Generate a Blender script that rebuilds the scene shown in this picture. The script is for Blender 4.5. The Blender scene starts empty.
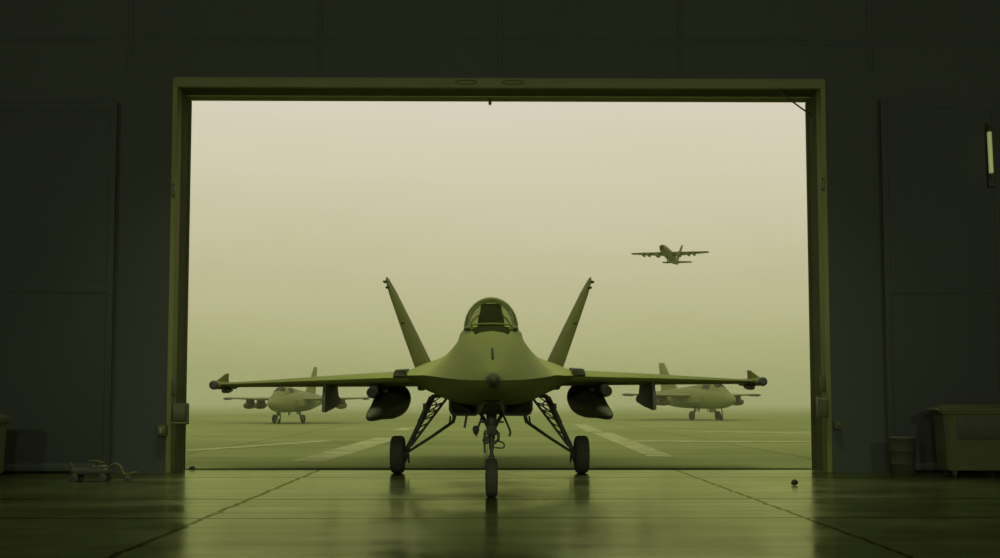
import bpy, math, random
from mathutils import Vector, Matrix
R = math.radians
random.seed(7)
scene = bpy.context.scene
COL = scene.collection

# ------------------------------------------------------------------ camera
F, CX, CY = 1200.0, 500.0, 314.0          # 35 px of lens shift
CAM_Z, PITCH, YAW = 1.35, math.atan(86 / 1200), math.atan(13.5 / 1200)
cam_data = bpy.data.cameras.new('camera'); cam = bpy.data.objects.new('camera', cam_data)
COL.objects.link(cam); scene.camera = cam
cam_data.sensor_width = 36; cam_data.lens = 36 * F / 1000
cam_data.shift_y = 35 / 1000; cam_data.clip_start = 0.05; cam_data.clip_end = 3000
cam.location = (0, 0, CAM_Z); cam.rotation_euler = (R(90) + PITCH, 0, -YAW)
CM = cam.rotation_euler.to_matrix()
def P(px, py, D):
    """point of the place seen at a pixel, D metres down the hangar"""
    d = CM @ Vector(((px - CX) / F, (CY - py) / F, -1))
    t = D / d.y
    return Vector((d.x * t, D, CAM_Z + d.z * t))
def G(px, py):
    """point on the ground seen at a pixel"""
    d = CM @ Vector(((px - CX) / F, (CY - py) / F, -1))
    t = -CAM_Z / d.z
    return Vector((d.x * t, d.y * t, 0))

# ------------------------------------------------------------------ materials
def nodes(m):
    m.use_nodes = True
    return m.node_tree.nodes, m.node_tree.links, m.node_tree.nodes['Principled BSDF']
def mat(name, base, rough=0.5, var=0.15, scale=3.0, bump=0.0, metal=0.0, spec=0.5, emit=None, stretch=(1, 1, 1)):
    m = bpy.data.materials.new(name); n, l, b = nodes(m)
    b.inputs['Roughness'].default_value = rough; b.inputs['Metallic'].default_value = metal
    b.inputs['Specular IOR Level'].default_value = spec
    tc = n.new('ShaderNodeTexCoord'); mp = n.new('ShaderNodeMapping'); mp.inputs['Scale'].default_value = stretch
    l.new(tc.outputs['Object'], mp.inputs['Vector'])
    no = n.new('ShaderNodeTexNoise'); no.inputs['Scale'].default_value = scale; no.inputs['Detail'].default_value = 5
    l.new(mp.outputs['Vector'], no.inputs['Vector'])
    mx = n.new('ShaderNodeMix'); mx.data_type = 'RGBA'
    mx.inputs[6].default_value = (*[c * (1 - var) for c in base], 1); mx.inputs[7].default_value = (*[min(1, c * (1 + var)) for c in base], 1)
    l.new(no.outputs['Fac'], mx.inputs[0]); l.new(mx.outputs[2], b.inputs['Base Color'])
    if bump:
        bp = n.new('ShaderNodeBump'); bp.inputs['Strength'].default_value = bump; bp.inputs['Distance'].default_value = 0.02
        l.new(no.outputs['Fac'], bp.inputs['Height']); l.new(bp.outputs['Normal'], b.inputs['Normal'])
    if emit:
        b.inputs['Emission Color'].default_value = (*emit[0], 1); b.inputs['Emission Strength'].default_value = emit[1]
    return m
M = {}
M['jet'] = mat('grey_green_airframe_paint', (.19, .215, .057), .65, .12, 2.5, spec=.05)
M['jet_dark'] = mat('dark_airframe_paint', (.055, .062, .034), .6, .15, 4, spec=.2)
M['glare'] = mat('antiglare_paint', (.030, .036, .012), .9, .15, 4, spec=0)
M['far_jet'] = mat('pale_airframe_paint', (.215, .25, .08), .6, .1, 1.5, spec=.2)
M['far_dark'] = mat('weathered_dark_paint', (.06, .07, .022), .6, .1, 3)
M['plane'] = mat('airliner_paint', (.12, .14, .045), .5, .1, .6)
M['strut'] = mat('oily_strut_metal', (.052, .055, .046), .5, .2, 12, spec=.25)
M['rubber'] = mat('tyre_rubber', (.054, .057, .048), .85, .2, 15, .2, spec=.1)
M['black'] = mat('black_void_paint', (.025, .027, .018), .9, .1, 4, spec=.1)
M['seat'] = mat('seat_cloth', (.055, .058, .044), .9, .2, 10, spec=.1)
M['wall'] = mat('dark_hangar_cladding', (.053, .058, .052), .85, .12, .35, stretch=(1, 1, .4), spec=.15)
M['leaf'] = mat('dark_door_leaf_paint', (.049, .054, .049), .8, .12, .5, stretch=(1, 1, .4), spec=.15)
M['ceil'] = mat('ceiling_sheet', (.25, .27, .18), .9, .1, 1)
M['head'] = mat('worn_header_paint', (.135, .143, .066), .7, .2, 1.0, spec=.2)
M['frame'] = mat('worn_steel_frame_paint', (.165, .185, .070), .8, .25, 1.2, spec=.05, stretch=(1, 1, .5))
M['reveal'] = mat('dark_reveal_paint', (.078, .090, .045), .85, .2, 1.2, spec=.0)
M['box'] = mat('box_enamel', (.045, .055, .018), .5, .2, 6)
M['bin'] = mat('bin_plastic', (.055, .065, .022), .6, .2, 4, spec=.3)
M['bin_dark'] = mat('bin_dark_plastic', (.032, .035, .022), .7, .2, 4)
M['drum'] = mat('drum_paint', (.034, .038, .022), .8, .3, 5, spec=.1)
M['tube'] = mat('lamp_tube', (.5, .5, .3), .4, .05, 5, emit=((.55, .62, .22), .26))
M['lamp'] = mat('fill_lamp_diffuser', (.8, .8, .6), .4, .02, 5)

def glass(name, tint, refl):
    m = bpy.data.materials.new(name); m.use_nodes = True
    n, l = m.node_tree.nodes, m.node_tree.links; n.clear()
    out = n.new('ShaderNodeOutputMaterial'); mx = n.new('ShaderNodeMixShader')
    tr = n.new('ShaderNodeBsdfTransparent'); tr.inputs['Color'].default_value = (*tint, 1)
    gl = n.new('ShaderNodeBsdfGlossy'); gl.inputs['Roughness'].default_value = .05; gl.inputs['Color'].default_value = (*refl, 1)
    fr = n.new('ShaderNodeFresnel'); ge = n.new('ShaderNodeNewGeometry'); mr = n.new('ShaderNodeMapRange')
    mr.inputs[3].default_value = 1.45; mr.inputs[4].default_value = 1 / 1.45      # the same pane from either side
    l.new(ge.outputs['Backfacing'], mr.inputs[0]); l.new(mr.outputs[0], fr.inputs['IOR'])
    l.new(fr.outputs[0], mx.inputs[0]); l.new(tr.outputs[0], mx.inputs[1]); l.new(gl.outputs[0], mx.inputs[2]); l.new(mx.outputs[0], out.inputs[0])
    return m
M['glass'] = glass('tinted_canopy_glass', (.80, .86, .58), (.22, .25, .13))
M['far_glass'] = mat('dark_far_glass', (.03, .037, .014), .5, .05, 2, spec=.2)

# ------------------------------------------------------------------ mesh builder
class MB:
    def __init__(s): s.v = []; s.f = []
    def add(s, vs, fs):
        o = len(s.v); s.v += [Vector(p) for p in vs]; s.f += [tuple(i + o for i in f) for f in fs]; return s
    def box(s, a, b, bev=0.0):
        (x0, y0, z0), (x1, y1, z1) = [(min(a[i], b[i])) for i in range(3)], [(max(a[i], b[i])) for i in range(3)]
        e = min(bev, (x1 - x0) * .49, (y1 - y0) * .49, (z1 - z0) * .49)
        if e <= 0:
            vs = [(x, y, z) for z in (z0, z1) for y in (y0, y1) for x in (x0, x1)]
            return s.add(vs, [(0, 2, 3, 1), (4, 5, 7, 6), (0, 1, 5, 4), (2, 6, 7, 3), (0, 4, 6, 2), (1, 3, 7, 5)])
        def ring(z, i):
            return [(x0 + i + e, y0 + i, z), (x1 - i - e, y0 + i, z), (x1 - i, y0 + i + e, z), (x1 - i, y1 - i - e, z),
                    (x1 - i - e, y1 - i, z), (x0 + i + e, y1 - i, z), (x0 + i, y1 - i - e, z), (x0 + i, y0 + i + e, z)]
        return s.loft([ring(z0, e * .6), ring(z0 + e, 0), ring(z1 - e, 0), ring(z1, e * .6)])
    def loft(s, rings, cap0=True, cap1=True, closed=True):
        n = len(rings[0]); vs = [p for r in rings for p in r]; fs = []
        for i in range(len(rings) - 1):
            for j in range(n if closed else n - 1):
                k = (j + 1) % n
                fs.append((i * n + j, i * n + k, (i + 1) * n + k, (i + 1) * n + j))
        if cap0: fs.append(tuple(reversed(range(n))))
        if cap1: fs.append(tuple((len(rings) - 1) * n + j for j in range(n)))
        return s.add(vs, fs)
    def tube(s, pts, r, n=10, cap=True):
        pts = [Vector(p) for p in pts]; rs = r if isinstance(r, (list, tuple)) else [r] * len(pts)
        rings = []; up = None
        for i, p in enumerate(pts):
            t = (pts[min(i + 1, len(pts) - 1)] - pts[max(i - 1, 0)]).normalized()
            if up is None:
                up = Vector((0, 0, 1)) if abs(t.z) < .9 else Vector((0, 1, 0))
            a = t.cross(up).normalized(); b = a.cross(t).normalized(); up = b
            rings.append([p + (a * math.cos(2 * math.pi * k / n) + b * math.sin(2 * math.pi * k / n)) * rs[i] for k in range(n)])
        return s.loft(rings, cap, cap)
    def lathe(s, a, b, prof, n=24, cap=True, sq=1.0):
        """prof: (t along a->b, radius)"""
        a, b = Vector(a), Vector(b); t = (b - a); d = t.normalized()
        u = d.cross(Vector((0, 0, 1)) if abs(d.z) < .9 else Vector((0, 1, 0))).normalized(); w = u.cross(d)
        rings = [[a + t * q + (u * math.cos(2 * math.pi * k / n) + w * sq * math.sin(2 * math.pi * k / n)) * max(r, 1e-4) for k in range(n)] for q, r in prof]
        return s.loft(rings, cap, cap)
    def prism(s, poly, axis, c, t):
        """flat outline extruded to a thickness t about c along an axis, edges thinned"""
        cx = sum(p[0] for p in poly) / len(poly); cy = sum(p[1] for p in poly) / len(poly)
        def ring(off, k):
            out = []
            for (p, q) in poly:
                p2, q2 = cx + (p - cx) * k, cy + (q - cy) * k
                out.append({'x': (c + off, p2, q2), 'y': (p2, c + off, q2), 'z': (p2, q2, c + off)}[axis])
            return out
        return s.loft([ring(-t / 2, .97), ring(-t * .3, 1), ring(t * .3, 1), ring(t / 2, .97)])
    def build(s, name, m, parent=None, mirror=None, off=None, smooth=35, rot=None):
        vs = s.v
        if rot is not None: vs = [rot @ v for v in vs]
        if mirror is not None: vs = [Vector((2 * mirror - v.x, v.y, v.z)) for v in vs]
        fs = s.f if mirror is None else [tuple(reversed(f)) for f in s.f]
        o_ = Vector(off) if off is not None else (parent['_base'] if parent is not None and '_base' in parent else None)
        if o_ is not None: o_ = Vector(o_); vs = [v - o_ for v in vs]
        me = bpy.data.meshes.new(name); me.from_pydata([tuple(v) for v in vs], [], fs); me.update()
        import bmesh
        bm = bmesh.new(); bm.from_mesh(me); bmesh.ops.remove_doubles(bm, verts=bm.verts, dist=1e-5)
        bmesh.ops.recalc_face_normals(bm, faces=bm.faces); bm.to_mesh(me); bm.free()
        me.shade_smooth(); me.set_sharp_from_angle(angle=R(smooth))
        me.materials.append(m)
        ob = bpy.data.objects.new(name, me); COL.objects.link(ob)
        if parent is not None: ob.parent = parent
        return ob

def tag(o, label=None, cat=None, group=None, kind=None):
    if label: o['label'] = label
    if cat: o['category'] = cat
    if group: o['group'] = group
    if kind: o['kind'] = kind
    return o
def empty(name, loc=(0, 0, 0), rz=0):
    o = bpy.data.objects.new(name, None); COL.objects.link(o); o.location = loc; o.rotation_euler.z = rz
    o.empty_display_size = .3; return o
def struct(name, mb, m, parent=None):
    o = mb.build(name, m, parent)
    if parent is None: o['kind'] = 'structure'
    return o
def crom(pts, n):
    """catmull-rom through pts, n samples per span"""
    pts = [Vector(p) for p in pts]; out = []
    for i in range(len(pts) - 1):
        p0 = pts[max(i - 1, 0)]; p1 = pts[i]; p2 = pts[i + 1]; p3 = pts[min(i + 2, len(pts) - 1)]
        for k in range(n):
            t = k / n
            out.append(.5 * ((2 * p1) + (p2 - p0) * t + (2 * p0 - 5 * p1 + 4 * p2 - p3) * t * t + (3 * p1 - p0 - 3 * p2 + p3) * t ** 3))
    out.append(pts[-1]); return out
def foil(x, y0, y1, zc, t, n=12, ver=False, cant=0.0, camber=0.0):
    """aerofoil outline at span position x, leading edge y0, trailing edge y1"""
    c = y1 - y0; up = []; lo = []
    for i in range(n + 1):
        q = .5 * (1 - math.cos(math.pi * i / n))
        h = t / .2 * (.2969 * math.sqrt(q) - .126 * q - .3516 * q * q + .2843 * q ** 3 - .1015 * q ** 4)
        h = max(h, .006); k = camber * 4 * q * (1 - q)
        up.append((y0 + q * c, h + k)); lo.append((y0 + q * c, -h + k))
    pts = up + lo[::-1][:-1]
    if ver: return [Vector((x + h, y, zc)) for y, h in pts]
    return [Vector((x, y, zc + h)) for y, h in pts]

# ------------------------------------------------------------------ layout
Y_IN, Y_OUT = 22.42, 23.45            # inner and outer plane of the great doorway
Y_WALL = 22.42
pl = P(184.0, 420, Y_OUT); pr = P(813.0, 420, Y_OUT); XL, XR = pl.x, pr.x
ZT = P(500, 101.5, Y_OUT).z
Y_SILL = G(486, 470).y

# ------------------------------------------------------------------ setting
# apron and floor
def ground_mat():
    m = bpy.data.materials.new('worn_apron_concrete'); n, l, b = nodes(m)
    tc = n.new('ShaderNodeTexCoord')
    mp = n.new('ShaderNodeMapping'); mp.inputs['Scale'].default_value = (.35, .9, 1); l.new(tc.outputs['Object'], mp.inputs['Vector'])
    n1 = n.new('ShaderNodeTexNoise'); n1.inputs['Scale'].default_value = .25; n1.inputs['Detail'].default_value = 8; n1.inputs['Roughness'].default_value = .62
    l.new(mp.outputs['Vector'], n1.inputs['Vector'])
    r = n.new('ShaderNodeValToRGB'); r.color_ramp.elements[0].position = .3; r.color_ramp.elements[1].position = .72
    r.color_ramp.elements[0].color = (.25, .305, .107, 1); r.color_ramp.elements[1].color = (.36, .425, .165, 1)
    l.new(n1.outputs['Fac'], r.inputs[0])
    # slab joints every 7.5 m
    br = n.new('ShaderNodeTexBrick'); br.offset = 0; br.inputs['Scale'].default_value = 1
    br.inputs['Brick Width'].default_value = 7.5; br.inputs['Row Height'].default_value = 7.5; br.inputs['Mortar Size'].default_value = .05
    br.inputs['Color1'].default_value = (1, 1, 1, 1); br.inputs['Color2'].default_value = (.9, .9, .9, 1); br.inputs['Mortar'].default_value = (.62, .62, .62, 1)
    l.new(tc.outputs['Object'], br.inputs['Vector'])
    mx = n.new('ShaderNodeMix'); mx.data_type = 'RGBA'; mx.blend_type = 'MULTIPLY'; mx.inputs[0].default_value = 1
    l.new(r.outputs[0], mx.inputs[6]); l.new(br.outputs['Color'], mx.inputs[7]); l.new(mx.outputs[2], b.inputs['Base Color'])
    b.inputs['Roughness'].default_value = .9; b.inputs['Specular IOR Level'].default_value = 0
    return m
struct('ground', MB().box((-900, Y_SILL, -.3), (900, 1900, 0)), ground_mat())

def floor_mat():
    m = bpy.data.materials.new('damp_polished_floor'); m.use_nodes = True
    n, l = m.node_tree.nodes, m.node_tree.links; n.clear()
    out = n.new('ShaderNodeOutputMaterial'); mxs = n.new('ShaderNodeMixShader'); df = n.new('ShaderNodeBsdfDiffuse'); gl = n.new('ShaderNodeBsdfGlossy')
    tc = n.new('ShaderNodeTexCoord')
    mp = n.new('ShaderNodeMapping'); mp.inputs['Scale'].default_value = (.35, 2.6, 1); l.new(tc.outputs['Object'], mp.inputs['Vector'])
    n1 = n.new('ShaderNodeTexNoise'); n1.inputs['Scale'].default_value = .8; n1.inputs['Detail'].default_value = 6; n1.inputs['Roughness'].default_value = .6
    l.new(mp.outputs['Vector'], n1.inputs['Vector'])
    n2 = n.new('ShaderNodeTexNoise'); n2.inputs['Scale'].default_value = .55; n2.inputs['Detail'].default_value = 3
    l.new(tc.outputs['Object'], n2.inputs['Vector'])
    # dark joints: two long ones and three across, seen as thin filled cuts
    sep = n.new('ShaderNodeSeparateXYZ'); l.new(tc.outputs['Object'], sep.inputs[0])
    def math_(op, a, b=None, c=None):
        q = n.new('ShaderNodeMath'); q.operation = op
        for i, v in enumerate((a, b, c)):
            if v is None: continue
            if isinstance(v, (int, float)): q.inputs[i].default_value = v
            else: l.new(v, q.inputs[i])
        return q.outputs[0]
    wob = math_('MULTIPLY', math_('SUBTRACT', n1.outputs['Fac'], .5), .22)
    masks = []
    def line(axis, p, w):
        d = math_('ABSOLUTE', math_('SUBTRACT', math_('ADD', sep.outputs[axis], wob), p))
        masks.append(math_('LESS_THAN', d, w))
    for axis, p, w in JOINTS: line(axis, p, w)
    tot = masks[0]
    for k in masks[1:]: tot = math_('MAXIMUM', tot, k)
    r = n.new('ShaderNodeValToRGB'); r.color_ramp.elements[0].position = .3; r.color_ramp.elements[1].position = .75
    r.color_ramp.elements[0].color = FLOOR_LO; r.color_ramp.elements[1].color = FLOOR_HI
    l.new(n1.outputs['Fac'], r.inputs[0])
    mc = n.new('ShaderNodeMix'); mc.data_type = 'RGBA'; l.new(tot, mc.inputs[0]); l.new(r.outputs[0], mc.inputs[6]); mc.inputs[7].default_value = (.012, .014, .006, 1)
    l.new(mc.outputs[2], df.inputs['Color'])
    gr = n.new('ShaderNodeValToRGB'); gr.color_ramp.elements[0].position = .3; gr.color_ramp.elements[1].position = .7
    gr.color_ramp.elements[0].color = (*[c * .8 for c in GLOSS], 1); gr.color_ramp.elements[1].color = (*GLOSS, 1)
    l.new(n1.outputs['Fac'], gr.inputs[0])
    mg = n.new('ShaderNodeMix'); mg.data_type = 'RGBA'; l.new(tot, mg.inputs[0]); l.new(gr.outputs[0], mg.inputs[6]); mg.inputs[7].default_value = (.33, .38, .15, 1)
    l.new(mg.outputs[2], gl.inputs['Color'])
    mr = n.new('ShaderNodeMapRange'); mr.inputs[1].default_value = .35; mr.inputs[2].default_value = .65; mr.inputs[3].default_value = .13; mr.inputs[4].default_value = .26
    l.new(n2.outputs['Fac'], mr.inputs[0]); l.new(mr.outputs[0], gl.inputs['Roughness'])
    bp = n.new('ShaderNodeBump'); bp.inputs['Strength'].default_value = .10; bp.inputs['Distance'].default_value = .02
    l.new(n1.outputs['Fac'], bp.inputs['Height']); l.new(bp.outputs['Normal'], gl.inputs['Normal'])
    fr = n.new('ShaderNodeFresnel'); fr.inputs['IOR'].default_value = 1.42
    l.new(fr.outputs[0], mxs.inputs[0]); l.new(df.outputs[0], mxs.inputs[1]); l.new(gl.outputs[0], mxs.inputs[2]); l.new(mxs.outputs[0], out.inputs[0])
    return m
GLOSS = (.66, .75, .37)
FLOOR_LO, FLOOR_HI = (.038, .045, .018, 1), (.060, .070, .028, 1)
JOINTS = [(0, (G(285, 485).x + G(150, 540).x) / 2, .038), (0, (G(740, 492).x + G(860, 541).x) / 2, .03),
          (1, G(486, 499).y, .07), (1, G(486, 518).y, .045), (1, G(486, 477.5).y, .05)]
XS = 15.0
struct('floor', MB().box((-XS, -9, -.3), (XS, Y_SILL, 0)), floor_mat())

M['sill'] = mat('dark_sill_asphalt', (.07, .085, .03), .9, .3, 2, spec=0)
t = MB(); t.box((XL, Y_SILL + .01, -.05), (XR, Y_SILL + .5, .006)); struct('trim_11', t, M['sill'])
# walls of the hangar
H = 10.6
w = MB()
w.box((-XS, Y_WALL, 0), (XL - .075, Y_OUT, H)); w.box((XR + .075, Y_WALL, 0), (XS, Y_OUT, H)); w.box((XL - .075, Y_WALL, ZT + .19), (XR + .075, Y_OUT, H))
w.box((-XS, Y_OUT - .12, H), (XS, Y_OUT, H + 5))  # upper front wall, out of view; raised to shade the ground outside
struct('wall_front', w, M['wall'])
struct('wall_left', MB().box((-XS - .3, -9, 0), (-XS, Y_OUT, H)), M['ceil'])
struct('wall_right', MB().box((XS, -9, 0), (XS + .3, Y_OUT, H)), M['ceil'])
struct('wall_back', MB().box((-XS - .3, -9.3, 0), (XS + .3, -9, H)), M['ceil'])
struct('ceiling', MB().box((-XS - .3, -9.3, H), (XS + .3, Y_OUT - .12, H + .3)), M['ceil'])

# door surround: dark reveal, protruding steel frame, outer bead
Y_STRIP = 22.78
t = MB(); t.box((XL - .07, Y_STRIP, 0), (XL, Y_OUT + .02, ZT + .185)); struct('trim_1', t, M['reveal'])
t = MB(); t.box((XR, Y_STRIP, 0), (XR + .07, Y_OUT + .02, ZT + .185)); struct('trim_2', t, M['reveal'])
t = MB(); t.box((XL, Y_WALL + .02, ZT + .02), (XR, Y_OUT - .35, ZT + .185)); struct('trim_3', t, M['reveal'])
t = MB(); t.box((XL - .075, Y_WALL - .01, 0), (XL + .015, Y_STRIP, ZT + .19), .015); struct('trim_4', t, M['frame'])
t = MB(); t.box((XR - .015, Y_WALL - .01, 0), (XR + .075, Y_STRIP, ZT + .19), .015); struct('trim_5', t, M['frame'])
t = MB(); t.box((XL - .05, Y_WALL - .03, ZT + .005), (XR + .05, Y_WALL + .1, ZT + .19), .015); struct('trim_6', t, M['head'])
t = MB(); t.box((XL, Y_OUT - .35, ZT), (XR, Y_OUT + .02, ZT + .185), .01); struct('trim_7', t, M['frame'])
ft2 = ZT
for i, s in enumerate((-1, 1)):
    x = XL if s < 0 else XR
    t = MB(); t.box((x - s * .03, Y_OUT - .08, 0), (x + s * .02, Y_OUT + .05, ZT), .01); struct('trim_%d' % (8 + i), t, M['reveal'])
# open sliding leaves parked against the wall
def leaf(x0, x1, y0, y1, z1, name):
    m = MB(); m.box((x0, y0, .05), (x1, y1, z1), .02)
    o = struct(name, m, M['leaf'])
    r = MB()
    n = 3
    for k in range(n + 1):
        x = x0 + (x1 - x0) * k / n
        r.box((x - .06, y0 - .02, .06), (x + .06, y0 + .01, z1 - .01), .01)
    for z in (.12, 3.4, z1 - .12): r.box((x0 - .05, y0 - .018, z - .07), (x1 + .05, y0 + .01, z + .07), .01)
    r.build('panel_rib', M['leaf'], o)
xa = P(106, 440, 22.2).x; xb = P(892, 440, 22.2).x
leaf(-13.8, xa, 22.22, 22.40, P(60, 100, 22.2).z, 'door_1')
leaf(xb, 13.8, 22.24, 22.40, P(900, 98, 22.2).z, 'door_2')
# wall seams above the doorway
t = MB()
for px in (130, 320, 500, 680, 870):
    x = P(px, 60, Y_WALL).x; t.box((x - .05, Y_WALL - .015, ft2 + .35), (x + .05, Y_WALL + .01, H), .01)
t.box((-XS, Y_WALL - .012, 8.1), (XS, Y_WALL + .01, 8.22), .01)
struct('trim_10', t, M['leaf'])

# painted taxi lines on the apron
def paint_mat():
    m = bpy.data.materials.new('faded_line_paint'); n, l, b = nodes(m)
    tc = n.new('ShaderNodeTexCoord'); no = n.new('ShaderNodeTexNoise'); no.inputs['Scale'].default_value = .9; no.inputs['Detail'].default_value = 7; no.inputs['Roughness'].default_value = .7
    l.new(tc.outputs['Object'], no.inputs['Vector'])
    r = n.new('ShaderNodeValToRGB'); r.color_ramp.elements[0].position = .38; r.color_ramp.elements[1].position = .6
    r.color_ramp.elements[0].color = (.34, .39, .155, 1); r.color_ramp.elements[1].color = (.52, .56, .29, 1)
    l.new(no.outputs['Fac'], r.inputs[0]); l.new(r.outputs[0], b.inputs['Base Color']); b.inputs['Roughness'].default_value = .9; b.inputs['Specular IOR Level'].default_value = 0
    return m
M['paint'] = paint_mat()
SH = [.006]
def stripe(pix, name='ground_marking'):
    SH[0] += .002; h = SH[0]
    q = [G(*p) for p in pix]
    m = MB(); n = len(q)
    m.loft([[(p.x, p.y, .001) for p in q], [(p.x, p.y, h) for p in q]])
    o = m.build(name, M['paint']); o['kind'] = 'structure'; return o
stripe([(290, 461.5), (326, 461.8), (402, 437.5), (376, 437.5)])
stripe([(648, 457), (676, 457.5), (612, 433), (592, 433)])
stripe([(587, 432), (604, 432), (586, 424.5), (573, 424.5)])
stripe([(389, 431), (404, 431), (418, 427.5), (406, 427.5)])
stripe([(186, 450.2), (250, 446), (330, 440.2), (330, 441.6), (250, 447.6), (186, 451.6)])
stripe([(625, 441.0), (812, 441.8), (812, 443.0), (625, 442.0)])
stripe([(655, 430.2), (812, 433.6), (812, 434.4), (655, 430.8)])

# ------------------------------------------------------------------ jamb fittings
def simple(name, label, cat, mb, m, group=None):
    o = mb.build(name, m); return tag(o, label, cat, group)
# left junction box
a = P(172.5, 424.5, 22.35); b = P(188.5, 403, 22.35)
jb = tag(MB().box((a.x, 22.27, a.z), (b.x, 22.44, b.z), .02).build('junction_box', M['box']), 'large square junction box on the left door frame, sticking into the opening', 'junction box', 'boxes on the door frame')
MB().box((a.x + .03, 22.23, a.z + .06), (b.x - .03, 22.26, b.z - .03), .006).build('cover_plate', M['box'], jb)
MB().box((a.x + .01, 22.22, a.z + .02), (b.x - .01, 22.26, a.z + .045), .004).build('lip', M['frame'], jb)
MB().tube([(a.x + .1, 22.38, b.z - .01), (a.x + .1, 22.38, b.z + .06)], .025).build('conduit_stub', M['strut'], jb)
a = P(817.5, 417.5, 22.35); b = P(827, 397, 22.35)
jb = tag(MB().box((a.x, 22.27, a.z), (b.x, 22.45, b.z), .015).build('junction_box', M['box']), 'narrow upright control box on the right door frame', 'junction box', 'boxes on the door frame')
MB().box((a.x + .025, 22.255, a.z + .03), (b.x - .025, 22.275, b.z - .06), .005).build('cover_plate', M['reveal'], jb)
MB().box((a.x + .01, 22.25, b.z - .05), (b.x - .01, 22.275, b.z - .02), .004).build('lip', M['frame'], jb)
for (x0, y0, x1, y1, lab, cat, nm, mm) in (
        (171.5, 396, 175.5, 379, 'dark slotted latch plate on the left door frame above the square box', 'latch', 'latch_plate', 'reveal'),
        (821.5, 392, 825.5, 375, 'dark slotted latch plate on the right door frame above the control box', 'latch', 'latch_plate', 'reveal'),
        (171.5, 196, 175, 183, 'small hinge bracket high on the left door frame', 'bracket', 'hinge_bracket', 'frame'),
        (821.5, 190, 825, 178, 'small hinge bracket high on the right door frame', 'bracket', 'hinge_bracket', 'frame')):
    a = P(x0, y0, 22.35); b = P(x1, y1, 22.35)
    o = tag(MB().box((a.x, 22.36, a.z), (b.x, 22.43, b.z), .008).build(nm, M['box']), lab, cat, 'latches and brackets on the door frame')
    MB().box((a.x + .018, 22.345, a.z + .04), (b.x - .018, 22.37, b.z - .04), .004).build('slot', M[mm], o)
a = P(157, 436, 22.3); b = P(166, 425, 22.3)
o = tag(MB().box((a.x, 22.28, a.z), (b.x, Y_WALL, b.z), .012).build('switch_box', M['box']), 'small dark switch box on the wall left of the doorway', 'switch', 'wall switches')
MB().box((a.x + .05, 22.26, a.z + .05), (a.x + .1, 22.285, b.z - .05), .004).build('lever', M['frame'], o)
a = P(835, 429, 22.3); b = P(841.5, 422, 22.3)
o = tag(MB().box((a.x, 22.3, a.z), (b.x, Y_WALL, b.z), .01).build('switch_box', M['bin']), 'small pale switch box on the wall right of the doorway', 'switch', 'wall switches')
MB().box((a.x + .04, 22.28, a.z + .04), (a.x + .08, 22.305, b.z - .03), .004).build('lever', M['strut'], o)
# header: pendant hook, two oval rings, slack cable
c = P(490, 101, Y_OUT - .2)
o = empty('door_buzzer', (c.x, c.y, ZT)); tag(o, 'tiny pendant warning lamp hanging from the middle of the door header', 'lamp')
MB().lathe((0, 0, .004), (0, 0, -.05), [(0, .05), (.5, .055), (1, .02)], 12).build('mount', M['reveal'], o)
MB().lathe((0, 0, -.045), (0, 0, -.125), [(0, .018), (.3, .032), (.8, .03), (1, .008)], 12).build('bulb', M['strut'], o)
for px, lab in ((466, 'left oval ring plate on the door header'), (513, 'right oval ring plate on the door header')):
    c = P(px, 80.5, Y_IN)
    m = MB(); m.tube([(c.x + .20 * math.cos(k * math.pi / 12), Y_WALL - .035, ft2 + .1 + .04 * math.sin(k * math.pi / 12)) for k in range(25)], .012, 6)
    o = tag(m.build('ring_plate', M['reveal']), lab + ', the ' + ('one nearer the square box side' if px < 490 else 'one nearer the slack cable'), 'fitting', 'oval rings on the door header')
c0 = P(778, 80, 22.6); c1 = P(806, 115.5, Y_OUT - .3)
c0.z = ZT + .02
e1 = Vector((XR + .005, c1.y, c1.z)); pts = crom([c0, c0.lerp(e1, .5) + Vector((0, 0, -.012)), e1], 8)
simple('slack_cable', 'thin dark cable slanting across the top right corner of the doorway', 'cable', MB().tube(pts, .016, 8), M['strut'])

# lit tube on the far right of the wall
a = P(991.3, 173, 22.1); b = P(989.2, 132, 22.1)
o = empty('tube_lamp', (a.x, 22.2, a.z)); tag(o, 'upright glowing tube lamp on the dark wall far right', 'lamp')
def rel(p, q=(0, 0, 0)): return Vector(p) - Vector(o.location)
MB().lathe(rel(a), rel(b), [(0, .038), (.02, .042), (.98, .042), (1, .038)], 12).build('tube', M['tube'], o)
MB().box(rel((a.x - .03, 22.14, a.z - .25)), rel((a.x + .1, 22.42, b.z + .2)), .01).build('back_plate', M['leaf'], o)
for z0, z1, mm in ((b.z + .02, b.z + .07, 'tube'), (b.z + .09, b.z + .15, 'tube')):
    MB().lathe(rel((b.x + .01, 22.1, z0)), rel((b.x + .012, 22.1, z1)), [(0, .03), (.5, .042), (1, .02)], 10).build('end_cap', M['bin'], o)
MB().lathe(rel((a.x + .02, 22.1, a.z - .1)), rel((a.x + .02, 22.1, a.z - .02)), [(0, .03), (1, .045)], 10).build('socket', M['bin'], o)

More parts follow.
